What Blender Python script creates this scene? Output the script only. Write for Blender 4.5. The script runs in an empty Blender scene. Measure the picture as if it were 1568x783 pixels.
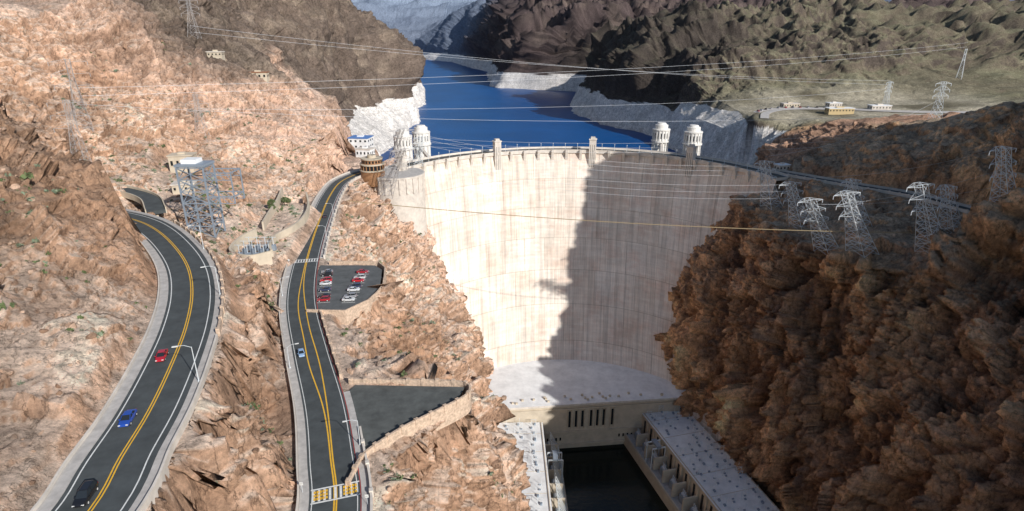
import bpy, bmesh, math, random
import numpy as np
from mathutils import Vector
random.seed(7)
rng=np.random.default_rng(7)
scene=bpy.context.scene
# ---------------- helpers ----------------
def hsh(ix,iy,iz,seed):
    h=(ix.astype(np.int64)*374761393+iy.astype(np.int64)*668265263+iz.astype(np.int64)*2147483647+seed*974634777)&0xFFFFFFFF
    h=((h^(h>>13))*1274126177)&0xFFFFFFFF
    h=((h^(h>>16))*2246822519)&0xFFFFFFFF
    h=h^(h>>15)
    return (h&0xFFFFFF).astype(np.float32)/float(0xFFFFFF)
def vn(x,y,z,seed=0):
    ix=np.floor(x);iy=np.floor(y);iz=np.floor(z)
    fx=x-ix;fy=y-iy;fz=z-iz
    fx=fx*fx*(3-2*fx);fy=fy*fy*(3-2*fy);fz=fz*fz*(3-2*fz)
    r=0
    for a in(0,1):
        for b in(0,1):
            for c in(0,1):
                w=(fx if a else 1-fx)*(fy if b else 1-fy)*(fz if c else 1-fz)
                r=r+w*hsh(ix+a,iy+b,iz+c,seed)
    return r*2-1
def cellv(x,y,z,seed=0,tilt=1.6):
    ix=np.floor(x);iy=np.floor(y);iz=np.floor(z)
    best=np.full(x.shape,9.0,np.float32);val=np.zeros(x.shape,np.float32)
    for a in(-1,0,1):
        for b in(-1,0,1):
            for c in(-1,0,1):
                cx=ix+a;cy=iy+b;cz=iz+c
                jx=hsh(cx,cy,cz,seed+1);jy=hsh(cx,cy,cz,seed+2);jz=hsh(cx,cy,cz,seed+3)
                d=(cx+jx-x)**2+(cy+jy-y)**2+(cz+jz-z)**2
                v=hsh(cx,cy,cz,seed+4)
                v=v*2-1+((cx+jx-x)*(jy-.5)+(cz+jz-z)*(jx-.5)+(cy+jy-y)*(jz-.5))*tilt
                m=d<best
                best=np.where(m,d,best);val=np.where(m,v,val)
    return val
def ss(a,b,x):
    t=np.clip((x-a)/(b-a),0,1);return t*t*(3-2*t)

def mat(name,col,rough=.8,metal=0,noise=None,bump=None,spec=None):
    m=bpy.data.materials.new(name);m.use_nodes=True
    nt=m.node_tree;b=nt.nodes['Principled BSDF']
    b.inputs['Base Color'].default_value=(*col,1);b.inputs['Roughness'].default_value=rough
    b.inputs['Metallic'].default_value=metal
    if spec is not None:b.inputs['Specular IOR Level'].default_value=spec
    g=nt.nodes.new('ShaderNodeNewGeometry')
    if noise:
        sc,lo,hi=noise
        n=nt.nodes.new('ShaderNodeTexNoise');n.inputs['Scale'].default_value=sc;n.inputs['Detail'].default_value=8
        n.inputs['Roughness'].default_value=.65
        nt.links.new(g.outputs['Position'],n.inputs['Vector'])
        r=nt.nodes.new('ShaderNodeMapRange');r.inputs[1].default_value=.3;r.inputs[2].default_value=.7
        r.inputs[3].default_value=lo;r.inputs[4].default_value=hi
        nt.links.new(n.outputs['Fac'],r.inputs[0])
        mx=nt.nodes.new('ShaderNodeVectorMath');mx.operation='SCALE';mx.inputs[0].default_value=col
        nt.links.new(r.outputs[0],mx.inputs['Scale']);nt.links.new(mx.outputs[0],b.inputs['Base Color'])
    if bump:
        n=nt.nodes.new('ShaderNodeTexNoise');n.inputs['Scale'].default_value=bump[0];n.inputs['Detail'].default_value=6
        nt.links.new(g.outputs['Position'],n.inputs['Vector'])
        bp=nt.nodes.new('ShaderNodeBump');bp.inputs['Distance'].default_value=bump[1];bp.inputs['Strength'].default_value=1
        nt.links.new(n.outputs['Fac'],bp.inputs['Height']);nt.links.new(bp.outputs[0],b.inputs['Normal'])
    return m

class M:
    def __init__(s):s.v=[];s.f=[];s.m=[]
    def add(s,vs,fs,mi=0):
        o=len(s.v);s.v+= [tuple(p) for p in vs]
        for f in fs:s.f.append(tuple(i+o for i in f));s.m.append(mi)
    def box(s,c,size,rz=0,mi=0,taper=1.0):
        x,y,z=[d/2 for d in size];ca,sa=math.cos(rz),math.sin(rz)
        vs=[]
        for sz in(-1,1):
            t=taper if sz>0 else 1
            for sx,sy in((-1,-1),(1,-1),(1,1),(-1,1)):
                px,py=sx*x*t,sy*y*t
                vs.append((c[0]+px*ca-py*sa,c[1]+px*sa+py*ca,c[2]+sz*z))
        s.add(vs,[(3,2,1,0),(4,5,6,7),(0,1,5,4),(1,2,6,5),(2,3,7,6),(3,0,4,7)],mi)
    def beam(s,p,q,w,mi=0,n=4):
        p=Vector(p);q=Vector(q);d=q-p
        if d.length<1e-6:return
        d.normalize();u=d.cross(Vector((0,0,1)))
        if u.length<.01:u=Vector((1,0,0))
        u.normalize();v=d.cross(u)
        vs=[]
        for e in(p,q):
            for k in range(n):
                a=2*math.pi*(k+.5)/n
                vs.append(e+(u*math.cos(a)+v*math.sin(a))*w*.5)
        fs=[(k,(k+1)%n,n+(k+1)%n,n+k) for k in range(n)]+[tuple(range(n))[::-1],tuple(range(n,2*n))]
        s.add(vs,fs,mi)
    def cyl(s,c,r,h,n=24,mi=0,r2=None,mtop=None):
        r2=r if r2 is None else r2
        vs=[(c[0]+r*math.cos(2*math.pi*k/n),c[1]+r*math.sin(2*math.pi*k/n),c[2]) for k in range(n)]
        vs+=[(c[0]+r2*math.cos(2*math.pi*k/n),c[1]+r2*math.sin(2*math.pi*k/n),c[2]+h) for k in range(n)]
        s.add(vs,[(k,(k+1)%n,n+(k+1)%n,n+k) for k in range(n)],mi)
        s.add(vs,[tuple(range(n))[::-1],tuple(range(n,2*n))],mi if mtop is None else mtop)
    def poly(s,pts,z0,z1,mi=0,mtop=None):
        n=len(pts)
        vs=[(p[0],p[1],z0) for p in pts]+[(p[0],p[1],z1) for p in pts]
        s.add(vs,[(k,(k+1)%n,n+(k+1)%n,n+k) for k in range(n)],mi)
        s.add(vs,[tuple(range(n))[::-1],tuple(range(n,2*n))],mi if mtop is None else mtop)
    def obj(s,name,mats,smooth=False,parent=None):
        me=bpy.data.meshes.new(name);me.from_pydata(s.v,[],s.f);me.update()
        for m in mats:me.materials.append(m)
        me.polygons.foreach_set('material_index',s.m)
        if smooth:me.polygons.foreach_set('use_smooth',[True]*len(s.f))
        o=bpy.data.objects.new(name,me);scene.collection.objects.link(o)
        if parent:o.parent=parent
        return o
def resample(pts,step=2.0):
    P=[np.array(p,float) for p in pts];P=[2*P[0]-P[1]]+P+[2*P[-1]-P[-2]]
    out=[]
    for i in range(1,len(P)-2):
        n=max(2,int(np.linalg.norm(P[i+1]-P[i])/step))
        for k in range(n):
            t=k/n;a,b,c,d=P[i-1],P[i],P[i+1],P[i+2]
            out.append(.5*((2*b)+(-a+c)*t+(2*a-5*b+4*c-d)*t*t+(-a+3*b-3*c+d)*t**3))
    out.append(P[-2]);return np.array(out)
def offs(path):
    d=np.gradient(path[:,:2],axis=0);d/=np.linalg.norm(d,axis=1)[:,None]
    return np.stack([d[:,1],-d[:,0]],1)   # right-hand side normal
def ribbon(m,path,o0,o1,dz,mi=0,i0=0,i1=None,thick=0):
    n=offs(path);N=len(path)
    o0=np.broadcast_to(o0,(N,));o1=np.broadcast_to(o1,(N,))
    i1=N if i1 is None else i1
    vs=[];
    for i in range(i0,i1):
        a=path[i,:2]+n[i]*o0[i];b=path[i,:2]+n[i]*o1[i];z=path[i,2]+dz
        vs+=[(a[0],a[1],z),(b[0],b[1],z)]
        if thick:vs+=[(a[0],a[1],z-thick),(b[0],b[1],z-thick)]
    k=4 if thick else 2;fs=[]
    for i in range(i1-i0-1):
        a=i*k;c=a+k
        fs.append((a,a+1,c+1,c))
        if thick:
            fs.append((a+1,a+3,c+3,c+1));fs.append((a+2,a,c,c+2))
    if thick:
        fs.append((0,2,3,1));e=(i1-i0-1)*k;fs.append((e,e+1,e+3,e+2))
    m.add(vs,fs,mi)

# ---------------- paths ----------------
roadB=resample([(-24,30,0),(-30,60,0),(-36,92.5,0),(-41.4,108.7,0),(-49.1,129,0),(-61.3,156,0),(-75.2,188.4,0),(-84.8,219,0),(-94.5,259.7,0),(-103.4,303,0),(-111,344.8,0),(-114.5,382,0),(-108,410,0),(-97,426,0)])
roadA=resample([(-60,20,27),(-60,45,26.5),(-61,65.7,26),(-63.8,77.3,26),(-66.5,89.7,26),(-71.2,105.6,26),(-77.3,123.2,26),(-85.6,142,26),(-96.5,160.9,26),(-110.5,179.4,26),(-126.8,197.5,25.8),(-143,212,25),(-165,226,24),(-190,240,23),(-225,250,23)])
roadC=resample([(186,417,0),(196,404,0),(221,373,0),(245,345,0),(256,310,0),(264,280,0),(267,272,0)])
roadD=resample([(245,575,17),(260,605,19),(290,625,20),(340,625,20),(400,600,20),(480,590,20)])
# ---------------- terrain ----------------
F=[None]*15
F[0]=[(20,-520,150),(400,-900,150),(850,-1500,240),(1370,-2300,250),(2200,-3300,260),(4600,-6500,430),(7000,-9500,600),(9500,-12500,900)]
F[1]=[(20,-170,120),(65,-170,115),(105,-175,110),(150,-190,103),(200,-225,98),(250,-265,92),(300,-290,90),(350,-290,95),(400,-265,112),(470,-255,122),(560,-285,142),(700,-320,145),(850,-330,180),(1000,-330,160),(1370,-450,110),(1500,-520,100),(2200,-900,200),(4600,-1800,330),(7000,-2600,520),(9500,-3500,850)]
F[2]=[(20,-88,36),(65,-95,36),(105,-106,40),(150,-118,42),(180,-135,44),(215,-180,44),(250,-210,32),(300,-215,30),(350,-190,30),(400,-168,40),(470,-170,46),(560,-220,65),(700,-260,60),(850,-275,88),(1000,-225,82),(1370,-300,45),(1500,-360,45),(2200,-600,90),(4600,-1500,190),(7000,-2200,480),(9500,-3000,820)]
F[3]=[(20,-69,28),(65,-71,28),(105,-82,29),(150,-101,29),(180,-121,28),(215,-155,23),(250,-172,16),(300,-175,16),(350,-160,17),(400,-138,22),(470,-133,26),(560,-175,30),(700,-230,25),(850,-250,40),(1000,-205,45),(1370,-265,25),(1500,-320,25),(2200,-520,50),(4600,-1300,120),(7000,-1900,450),(9500,-2600,800)]
F[4]=[(20,-50,24),(65,-52,24),(105,-62,23),(150,-77,20),(200,-104,13),(250,-120,7),(300,-127,5),(350,-130,5),(400,-127,5),(430,-126,5),(470,-125,6),(560,-158,5),(700,-215,8),(850,-235,10),(1000,-190,15),(1370,-240,5),(1500,-290,5),(2200,-480,20),(4600,-1150,60),(7000,-1700,430),(9500,-2300,780)]
F[5]=[(20,-33,0),(65,-39,0),(105,-49,0),(150,-68,0),(200,-89,0),(250,-101,0),(300,-112,0),(350,-121,0),(400,-121,0),(430,-118,0),(470,-116,-2),(560,-150,-10),(700,-200,-5),(850,-222,-5),(1000,-182,-5),(1370,-228,-8),(1500,-272,-8),(2200,-455,-5),(4600,-1080,0),(7000,-1550,420),(9500,-2100,770)]
F[6]=[(20,-14,-1),(65,-23,-1),(100,-28,-1),(113,-26,-2),(128,-15,-2),(139,-12,-2),(146,-34,-2),(160,-44,-2),(185,-54,-1),(208,-49,-1),(226,-54,-2),(240,-74,-2),(260,-82,-1),(300,-91,-1),(350,-99,-1),(400,-99,-2),(430,-100,-3),(470,-108,-10),(560,-145,-30),(700,-180,-22),(850,-190,-25),(1000,-176,-25),(1370,-222,-30),(1500,-262,-30),(2200,-447,-30),(4600,-1040,-30),(7000,-1450,410),(9500,-1900,765)]
F[7]=[(20,6,-60),(105,0,-60),(154,1,-60),(200,-13,-60),(250,-20,-60),(300,-34,-60),(350,-47,-60),(400,-58,-60),(430,-65,-60),(470,-90,-50),(520,-110,-45),(560,-140,-45),(700,-165,-45),(850,-165,-45),(1000,-172,-45),(1370,-218,-45),(1500,-255,-45),(2200,-440,-45),(4600,-1010,-45),(7000,-1300,405),(9500,-1600,762)]
F[8]=[(20,24,-188),(105,16,-188),(200,0,-188),(300,-12,-188),(430,-12,-188),(470,-40,-100),(510,-95,-62),(560,-133,-60),(700,-150,-60),(850,-150,-60),(1000,-165,-60),(1370,-211,-60),(1500,-248,-60),(2200,-430,-60),(4600,-950,-60),(7000,-1150,400),(9500,-1300,760)]
F[9]=[(20,188,-188),(105,178,-188),(200,160,-188),(250,151,-188),(300,134,-188),(350,118,-188),(400,112,-188),(430,114,-188),(470,150,-100),(510,190,-60),(560,225,-60),(700,205,-60),(900,185,-60),(1000,148,-60),(1130,117,-60),(1300,135,-60),(1500,200,-60),(1600,225,-60),(1680,80,-60),(1750,-50,-60),(2200,-85,-60),(2620,-98,-60),(3700,-375,-60),(4600,-830,-60),(7000,-800,400),(9500,-900,760)]
F[10]=[(20,205,-90),(105,198,-90),(200,182,-88),(250,172,-88),(300,150,-88),(350,136,-88),(400,123,-88),(430,134,-80),(470,190,-50),(510,215,-30),(560,240,-5),(700,235,-4),(900,215,-5),(1000,172,-5),(1130,142,-5),(1300,160,-5),(1500,222,-5),(1600,250,-5),(1680,110,0),(1750,-22,0),(2200,-50,0),(2620,-60,5),(3700,-320,0),(4600,-750,0),(7000,-500,410),(9500,-500,765)]
F[11]=[(20,235,5),(105,230,14),(130,226,24),(150,229,27),(172,238,32),(188,240,30),(205,240,5),(230,228,-10),(265,203,-20),(290,178,-22),(310,170,-22),(350,162,-20),(385,160,-18),(410,168,-20),(430,185,-15),(470,205,-8),(520,228,2),(560,255,8),(700,262,12),(900,250,35),(1000,215,50),(1130,195,58),(1300,215,62),(1500,290,45),(1600,330,40),(1680,200,45),(1750,50,70),(2200,60,150),(3000,0,230),(4600,-300,300),(7000,0,430),(9500,0,770)]  # near stretch, out of view, raised to shade the lower dam face
F[12]=[(20,290,10),(105,280,35),(140,272,48),(170,278,60),(200,284,100),(228,279,114),(250,279,98),(265,272,45),(276,262,5),(285,259,0),(310,250,0),(345,238,0),(373,214,0),(403,189,-1),(430,198,0),(470,215,8),(520,245,14),(560,285,16),(700,310,20),(900,330,60),(1130,280,92),(1370,330,95),(1600,450,60),(1750,300,115),(2200,350,210),(3000,400,300),(4600,600,330),(7000,1000,450),(9500,1500,780)]  # out-of-view hump added near the camera end to cast shadow on the dam
F[13]=[(20,360,90),(105,330,110),(150,310,140),(200,305,165),(240,300,176),(262,305,150),(300,330,95),(350,320,60),(400,292,38),(430,262,30),(470,250,27),(520,285,18),(560,430,20),(700,480,22),(900,550,75),(1130,600,110),(1370,700,115),(1600,900,70),(1750,900,115),(2200,1200,150),(3000,1800,165),(4600,2600,260),(7000,4000,470),(9500,6000,800)]  # tall unseen near ridge, heights shaped to throw the dam's shadow edge
F[14]=[(20,700,120),(200,800,110),(300,900,90),(430,1050,60),(560,1200,50),(900,1700,90),(1370,2400,140),(2200,3500,200),(4600,6500,320),(7000,9500,600),(9500,13000,900)]
cnt=[90,200,64,74,46,44,120,110,24,130,150,80,120,110]
Y=np.concatenate([np.arange(20,250,.75),np.arange(250,450,.9),np.arange(450,900,2.2),np.geomspace(900,9500,340)])
XF=[];ZF=[]
for f in F:
    a=np.array(f,float);XF.append(np.interp(Y,a[:,0],a[:,1]));ZF.append(np.interp(Y,a[:,0],a[:,2]))
cols_x=[];cols_z=[]
for k,c in enumerate(cnt):
    t=np.arange(c)/c
    cols_x.append(XF[k][:,None]*(1-t)+XF[k+1][:,None]*t)
    cols_z.append(ZF[k][:,None]*(1-t)+ZF[k+1][:,None]*t)
cols_x.append(XF[-1][:,None]);cols_z.append(ZF[-1][:,None])
X=np.concatenate(cols_x,1);Z=np.concatenate(cols_z,1)
for _ in range(3):
    Z[:,1:-1]=.25*Z[:,:-2]+.5*Z[:,1:-1]+.25*Z[:,2:]
    X[:,1:-1]=.25*X[:,:-2]+.5*X[:,1:-1]+.25*X[:,2:]
YY=np.repeat(Y[:,None],X.shape[1],1)
R,C=X.shape
def normals(X,YY,Z):
    P=np.stack([X,YY,Z],-1)
    du=np.gradient(P,axis=1);dv=np.gradient(P,axis=0)
    n=np.cross(du,dv);n/=np.linalg.norm(n,axis=-1)[...,None]+1e-9
    return n
N=normals(X,YY,Z)
near=1-ss(520,800,YY)
def fb(sx,seed,sy=None,sz=None):
    sy=sy or sx;sz=sz or sx
    return vn(X/sx,YY/sy,Z/sz,seed)
def rg(*a,**k):return 1-2*np.abs(fb(*a,**k))
rw=ss(100,135,X)*(1-ss(440,480,YY))*(Z<0)
cliffL=ss(-104,-125,X)*(YY<330)*(X>-280)
d=np.zeros_like(X)
d+=near*((6-2.5*rw)*fb(45,1)+2.6*rg(24,2,24,50)*(1-.4*rw)+.9*rg(10,3,10,24)*(1-.5*rw)+.4*fb(5,4,5,9)+.3*fb(2.3,5))
d+=rw*(1.6*rg(15,21,15,90)+.8*rg(7,22,7,45))
d+=cliffL*(4.0*rg(34,23,34,60)+1.8*rg(16,24,16,36))
fa=ss(450,1800,YY)
vf=1-.85*ss(2600,5000,YY)
big=(1-near)*(0.6+1.7*fa)
d+=big*(14*fb(170,6)+vf*(13*rg(95,7,95,200)+11*rg(48,8,48,130)+8*rg(24,9,24,60)+4*rg(12,10,12,30)))
d+=ss(2500,5000,YY)*(110*fb(900,11,1200)+60*rg(420,12))
cv=np.zeros_like(X);cv2=np.zeros_like(X)
idx=np.where(YY<1700)
cx,cy,cz=X[idx],YY[idx],Z[idx]
w1=1.4*vn(cx/7,cy/7,cz/7,31);w2=1.4*vn(cx/7,cy/7,cz/7,32)
b1=3.6*cellv((cx+w1)/21,(cy+w2)/21,(cz+w1)/44,70,3.0)+2.5*cellv((cx+w2)/9,(cy+w1)/9,(cz+w2)/19,40,2.8)
cv[idx]=b1
i2=np.where(YY<480);dx,dy_,dz_=X[i2],YY[i2],Z[i2]
cv2[i2]=1.35*cellv(dx/4,dy_/4,dz_/8,50,2.8)+.65*cellv(dx/1.9,dy_/1.9,dz_/3.4,90,2.6)
d+=(cv*(1+.35*rw)+cv2*(1+.25*rw))*(.6+.4*near)
steep=1-np.clip(N[...,2],0,1)
ampl=.40+.9*ss(.05,.5,steep)
ampl=np.maximum(ampl,1.0*ss(720,850,YY))
bench=ss(-128,-105,X)*(YY<170)*(X<-60)
ampl*=1-.35*bench
dam=np.exp(-((YY-405)/22)**2)*(X>-120)*(X<200)
ampl*=1-.55*dam
def segdist(path,X,Y_):
    best=np.full(X.shape,1e9);zz=np.zeros(X.shape)
    P=path[::4] if len(path)>30 else path
    P=np.vstack([P,path[-1:]])
    for a,b in zip(P[:-1],P[1:]):
        v=b[:2]-a[:2];L=(v**2).sum()+1e-9
        t=np.clip(((X-a[0])*v[0]+(Y_-a[1])*v[1])/L,0,1)
        dd=(X-a[0]-t*v[0])**2+(Y_-a[1]-t*v[1])**2
        m=dd<best;best=np.where(m,dd,best);zz=np.where(m,a[2]+t*(b[2]-a[2]),zz)
    return np.sqrt(best),zz
plat=ss(540,580,YY)*(1-ss(700,780,YY))*ss(235,260,X)*(1-ss(480,560,X))
ampl*=1-.75*plat
shore=ss(500,560,YY)*(YY<5000)*(1-ss(-2,25,Z))
ampl*=1-.74*shore
d*=ampl
X2=X+N[...,0]*d;Y2=YY+N[...,1]*d*(near+.4*(1-near));Z2=Z+N[...,2]*d
bed=(Z<-52)&(YY>500)&(YY<4900)
Z2=np.where(bed,np.minimum(Z2,-50),Z2)
def carve(path,hw,fall,drop,zlo=-40):
    global Z2
    sub=(YY<760)
    dd,zz=segdist(path,X2[sub],Y2[sub])
    w=1-ss(hw,hw+fall,dd)
    z=Z2[sub]
    w=np.where(z<zz+zlo,0,w)
    Z2[sub]=z*(1-w)+(zz-drop)*w
carve(roadA,8.0,4,.5)
carve(roadB,8.2,4,.5)
carve(roadC,6,5,.5)
carve(roadD,8,25,.5)
carve(np.array([(-68,195,0),(-60,199,0),(-59,210,0),(-63,220,0)]),8.5,3,.4,-25)
carve(np.array([(-68,225,0),(-66,190,0)]),6.5,3,.4,-25)
carve(np.array([(-40,131,-.3),(-26,131,-.3)]),6.5,3,.4,-25)
carve(np.array([(-22,133,-.3),(-19,134.5,-.3)]),3.5,3,.4,-25)
carve(np.array([(-37,120,-.3),(-32,122,-.3)]),5.5,3,.4,-25)
carve(np.array([(-135,240,10),(-130,246,10)]),9,7,.3)
carve(np.array([(-108,232,5),(-112,262,5),(-118,300,5)]),10,6,.3)
carve(np.array([(-160,262,17),(-170,300,19),(-185,330,24)]),10,8,.3)
carve(np.array([(-118,440,3),(-122,480,4)]),9,8,.3)
# colours
N2=normals(X2,Y2,Z2)
st=1-np.clip(N2[...,2],0,1)
def mixc(c,new,w):
    return c*(1-w[...,None])+np.array(new)*w[...,None]
col=np.zeros((R,C,3))+np.array((.62,.40,.275))
n1=vn(X2/40,Y2/40,Z2/25,60);n2=vn(X2/9,Y2/9,Z2/9,61);n3=vn(X2/3,Y2/3,Z2/3,62)
nvs=vn(X2/7,Y2/7,Z2/45,63);nvs2=vn(X2/2.5,Y2/2.5,Z2/25,64)
lm=X2<60
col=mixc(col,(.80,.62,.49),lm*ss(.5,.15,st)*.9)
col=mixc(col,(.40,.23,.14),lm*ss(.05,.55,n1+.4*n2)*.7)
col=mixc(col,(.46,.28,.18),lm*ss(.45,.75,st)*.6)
col=mixc(col,(.34,.21,.135),ss(-108,-122,X2+6*n2)*ss(36,46,Z2)*(.76+.2*n2)*(1-ss(240,330,YY)))
col=mixc(col,(.66,.45,.345),ss(330,400,YY)*lm*(.45+.3*n2))
dm=ss(52,72,Z2+12*n1-.10*(YY-420)*(YY>420)+.0)*ss(360,440,YY)
dm=np.maximum(dm,ss(520,640,YY))
dm=np.clip(dm,0,1)*(X2<150)
col=mixc(col,(.145,.112,.09),dm*.95)
col=mixc(col,(.28,.22,.165),dm*ss(0,.7,n2+n1)*.5)
rm=ss(70,100,X2)
col=mixc(col,(.62,.36,.20),rm)
col=mixc(col,(.86,.53,.28),rm*ss(.05,.7,n1+.4*n2)*(1-.4*ss(180,215,X2))*.85)
col=mixc(col,(.17,.115,.088),rm*ss(.15,.65,nvs+.5*nvs2)*.7)
col=mixc(col,(.26,.165,.12),rm*ss(.2,.7,-n1+.4*n3)*.5)
col=mixc(col,(.46,.30,.24),rm*ss(175,215,X2)*(Z2<-10)*.4)
top=rm*ss(-30,-15,Z2)*ss(.6,.3,st)*(1-ss(420,440,YY))
col=mixc(col,(.38,.32,.24),top*.7)
red_=rm*ss(425,440,YY)*(1-ss(500,530,YY))
col=mixc(col,(.48,.30,.21),red_*.8)
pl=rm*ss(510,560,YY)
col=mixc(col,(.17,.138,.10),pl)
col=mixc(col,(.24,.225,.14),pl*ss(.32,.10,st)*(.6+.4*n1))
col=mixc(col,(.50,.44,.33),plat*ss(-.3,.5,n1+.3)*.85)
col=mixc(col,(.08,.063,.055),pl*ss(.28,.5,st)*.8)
col=mixc(col,(.065,.053,.046),pl*ss(820,880,YY)*(1-ss(300,450,X2))*.75)
fm=ss(1620,1720,YY)*(X2>-700)
col=mixc(col,(.085,.063,.06),fm)
col=mixc(col,(.19,.145,.12),fm*ss(0,.8,n1)*.6)
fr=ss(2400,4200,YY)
col=mixc(col,(.16,.20,.27),fr*.85)  # bluish distance haze painted into the far rock colour
col=mixc(col,(.30,.37,.48),ss(5000,8500,YY)*.8)  # paler haze tint, also painted in, for the farthest ranges
rz_=np.where((X2>60)&(YY<820),9,-3)
ringm=ss(505,530,YY)*(Z2<rz_+4*n1+1.5*n2)*(YY<5000)
col=mixc(col,(.84,.79,.73),ringm.astype(float)*np.clip(.9+.1*n3,0,1))
col=mixc(col,(.02,.025,.02),((YY<440)&(Z2<-176)).astype(float))
spk=1-.7*ringm
col*= (1+.15*n2*spk+.12*n3*spk)[...,None]
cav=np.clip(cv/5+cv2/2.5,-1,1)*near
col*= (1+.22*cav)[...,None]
col=np.clip(col,.01,.9)
me=bpy.data.meshes.new('terrain')
co=np.stack([X2,Y2,Z2],-1).reshape(-1,3).astype(np.float32)
ii=np.arange(R*C).reshape(R,C)
q=np.stack([ii[:-1,:-1],ii[:-1,1:],ii[1:,1:],ii[1:,:-1]],-1).reshape(-1,4)
me.vertices.add(len(co));me.vertices.foreach_set('co',co.ravel())
me.loops.add(q.size);me.loops.foreach_set('vertex_index',q.ravel().astype(np.int32))
me.polygons.add(len(q));me.polygons.foreach_set('loop_start',(np.arange(len(q))*4).astype(np.int32))
me.polygons.foreach_set('loop_total',np.full(len(q),4,np.int32))
me.update(calc_edges=True)
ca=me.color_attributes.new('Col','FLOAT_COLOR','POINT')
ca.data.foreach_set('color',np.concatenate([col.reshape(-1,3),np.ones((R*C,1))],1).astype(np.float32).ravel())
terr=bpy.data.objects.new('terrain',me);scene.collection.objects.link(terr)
def rockmat(name='rock',fixed=None):
    m=bpy.data.materials.new(name);m.use_nodes=True;nt=m.node_tree;b=nt.nodes['Principled BSDF'];L=nt.links.new
    b.inputs['Roughness'].default_value=.95;b.inputs['Specular IOR Level'].default_value=.12
    if fixed:
        a=nt.nodes.new('ShaderNodeRGB');a.outputs[0].default_value=(*fixed,1)
    else:
        a=nt.nodes.new('ShaderNodeAttribute');a.attribute_name='Col'
    g=nt.nodes.new('ShaderNodeNewGeometry')
    mp=nt.nodes.new('ShaderNodeMapping');mp.inputs['Scale'].default_value=(1,1,.4)
    L(g.outputs['Position'],mp.inputs['Vector'])
    def noise(sc,det=8,ro=.65,src=None):
        n=nt.nodes.new('ShaderNodeTexNoise');n.inputs['Scale'].default_value=sc;n.inputs['Detail'].default_value=det;n.inputs['Roughness'].default_value=ro
        L(src or g.outputs['Position'],n.inputs['Vector']);return n.outputs['Fac']
    def mr(src,a_,b_,c_,d_):
        r=nt.nodes.new('ShaderNodeMapRange');r.inputs[1].default_value=a_;r.inputs[2].default_value=b_;r.inputs[3].default_value=c_;r.inputs[4].default_value=d_
        L(src,r.inputs[0]);return r.outputs[0]
    def mul(a_,c_):
        k=nt.nodes.new('ShaderNodeMath');k.operation='MULTIPLY';L(a_,k.inputs[0]);L(c_,k.inputs[1]);return k.outputs[0]
    f=mul(mr(noise(.45,14,.82),.36,.64,.5,1.42),mr(noise(.07,6,.7,mp.outputs[0]),.35,.65,.82,1.2))
    rn=noise(.22,9,.6,mp.outputs[0])
    ab=nt.nodes.new('ShaderNodeMath');ab.operation='SUBTRACT';ab.inputs[1].default_value=.5;L(rn,ab.inputs[0])
    ab2=nt.nodes.new('ShaderNodeMath');ab2.operation='ABSOLUTE';L(ab.outputs[0],ab2.inputs[0])
    crack=mr(ab2.outputs[0],0,.014,.5,1.0)
    f=mul(f,crack)
    sc=nt.nodes.new('ShaderNodeVectorMath');sc.operation='SCALE';L(a.outputs[0],sc.inputs[0]);L(f,sc.inputs['Scale'])
    L(sc.outputs[0],b.inputs['Base Color'])
    def madd(a_,k,c_):
        q_=nt.nodes.new('ShaderNodeMath');q_.operation='MULTIPLY_ADD';q_.inputs[1].default_value=k;L(a_,q_.inputs[0]);L(c_,q_.inputs[2]);return q_.outputs[0]
    hgt=madd(noise(.6,14,.8,mp.outputs[0]),2.6,mr(crack,0,1,0,.8))
    bp=nt.nodes.new('ShaderNodeBump');bp.inputs['Distance'].default_value=.8;bp.inputs['Strength'].default_value=.85
    L(hgt,bp.inputs['Height']);L(bp.outputs[0],b.inputs['Normal'])
    return m
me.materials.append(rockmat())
def ground(x,y):
    j=int(np.argmin(np.abs(Y-y)))
    best=None
    for jj in range(max(0,j-4),min(R,j+5)):
        dd=(X2[jj]-x)**2+(Y2[jj]-y)**2;k=int(np.argmin(dd))
        if best is None or dd[k]<best[0]:best=(dd[k],Z2[jj,k])
    return float(best[1])

# ---------------- materials ----------------
asph=mat('asphalt',(.058,.066,.068),.9,noise=(.3,.75,1.3))
yel=mat('yellow_paint',(.80,.45,.03),.7,noise=(1.5,.85,1.1))
wht=mat('white_paint',(.75,.75,.72),.7,noise=(1.5,.75,1.1))
red=mat('red_paint',(.45,.06,.05),.7)
conc=mat('concrete_light',(.62,.56,.49),.9,noise=(.3,.8,1.15))
walk=mat('sidewalk',(.47,.44,.41),.9,noise=(.5,.75,1.15))
stone=mat('stone_wall_mat',(.56,.42,.31),.95,noise=(1.2,.6,1.3),bump=(1.5,.3))
steel=mat('galvanised_steel',(.66,.70,.72),.5,.2)
dsteel=mat('weathered_steel',(.42,.40,.39),.6,.1)
bsteel=mat('painted_steel',(.27,.32,.38),.5,.2)
dark=mat('dark_glass',(.015,.018,.02),.25)
roofw=mat('roof_white',(.82,.82,.81),.85,noise=(.15,.78,1.06))
tan=mat('beige_wall',(.56,.48,.37),.9,noise=(.2,.8,1.1))
brick=mat('brown_brick',(.28,.13,.07),.9,noise=(1,.8,1.2))
blue=mat('blue_roof',(.10,.22,.5),.6)
copper=mat('copper_band',(.33,.17,.08),.6)
rubber=mat('tyre',(.02,.02,.02),.8)
cable=mat('cable_mat',(.62,.64,.67),.6)
bcable=mat('cableway_mat',(.30,.23,.13),.7)

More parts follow.
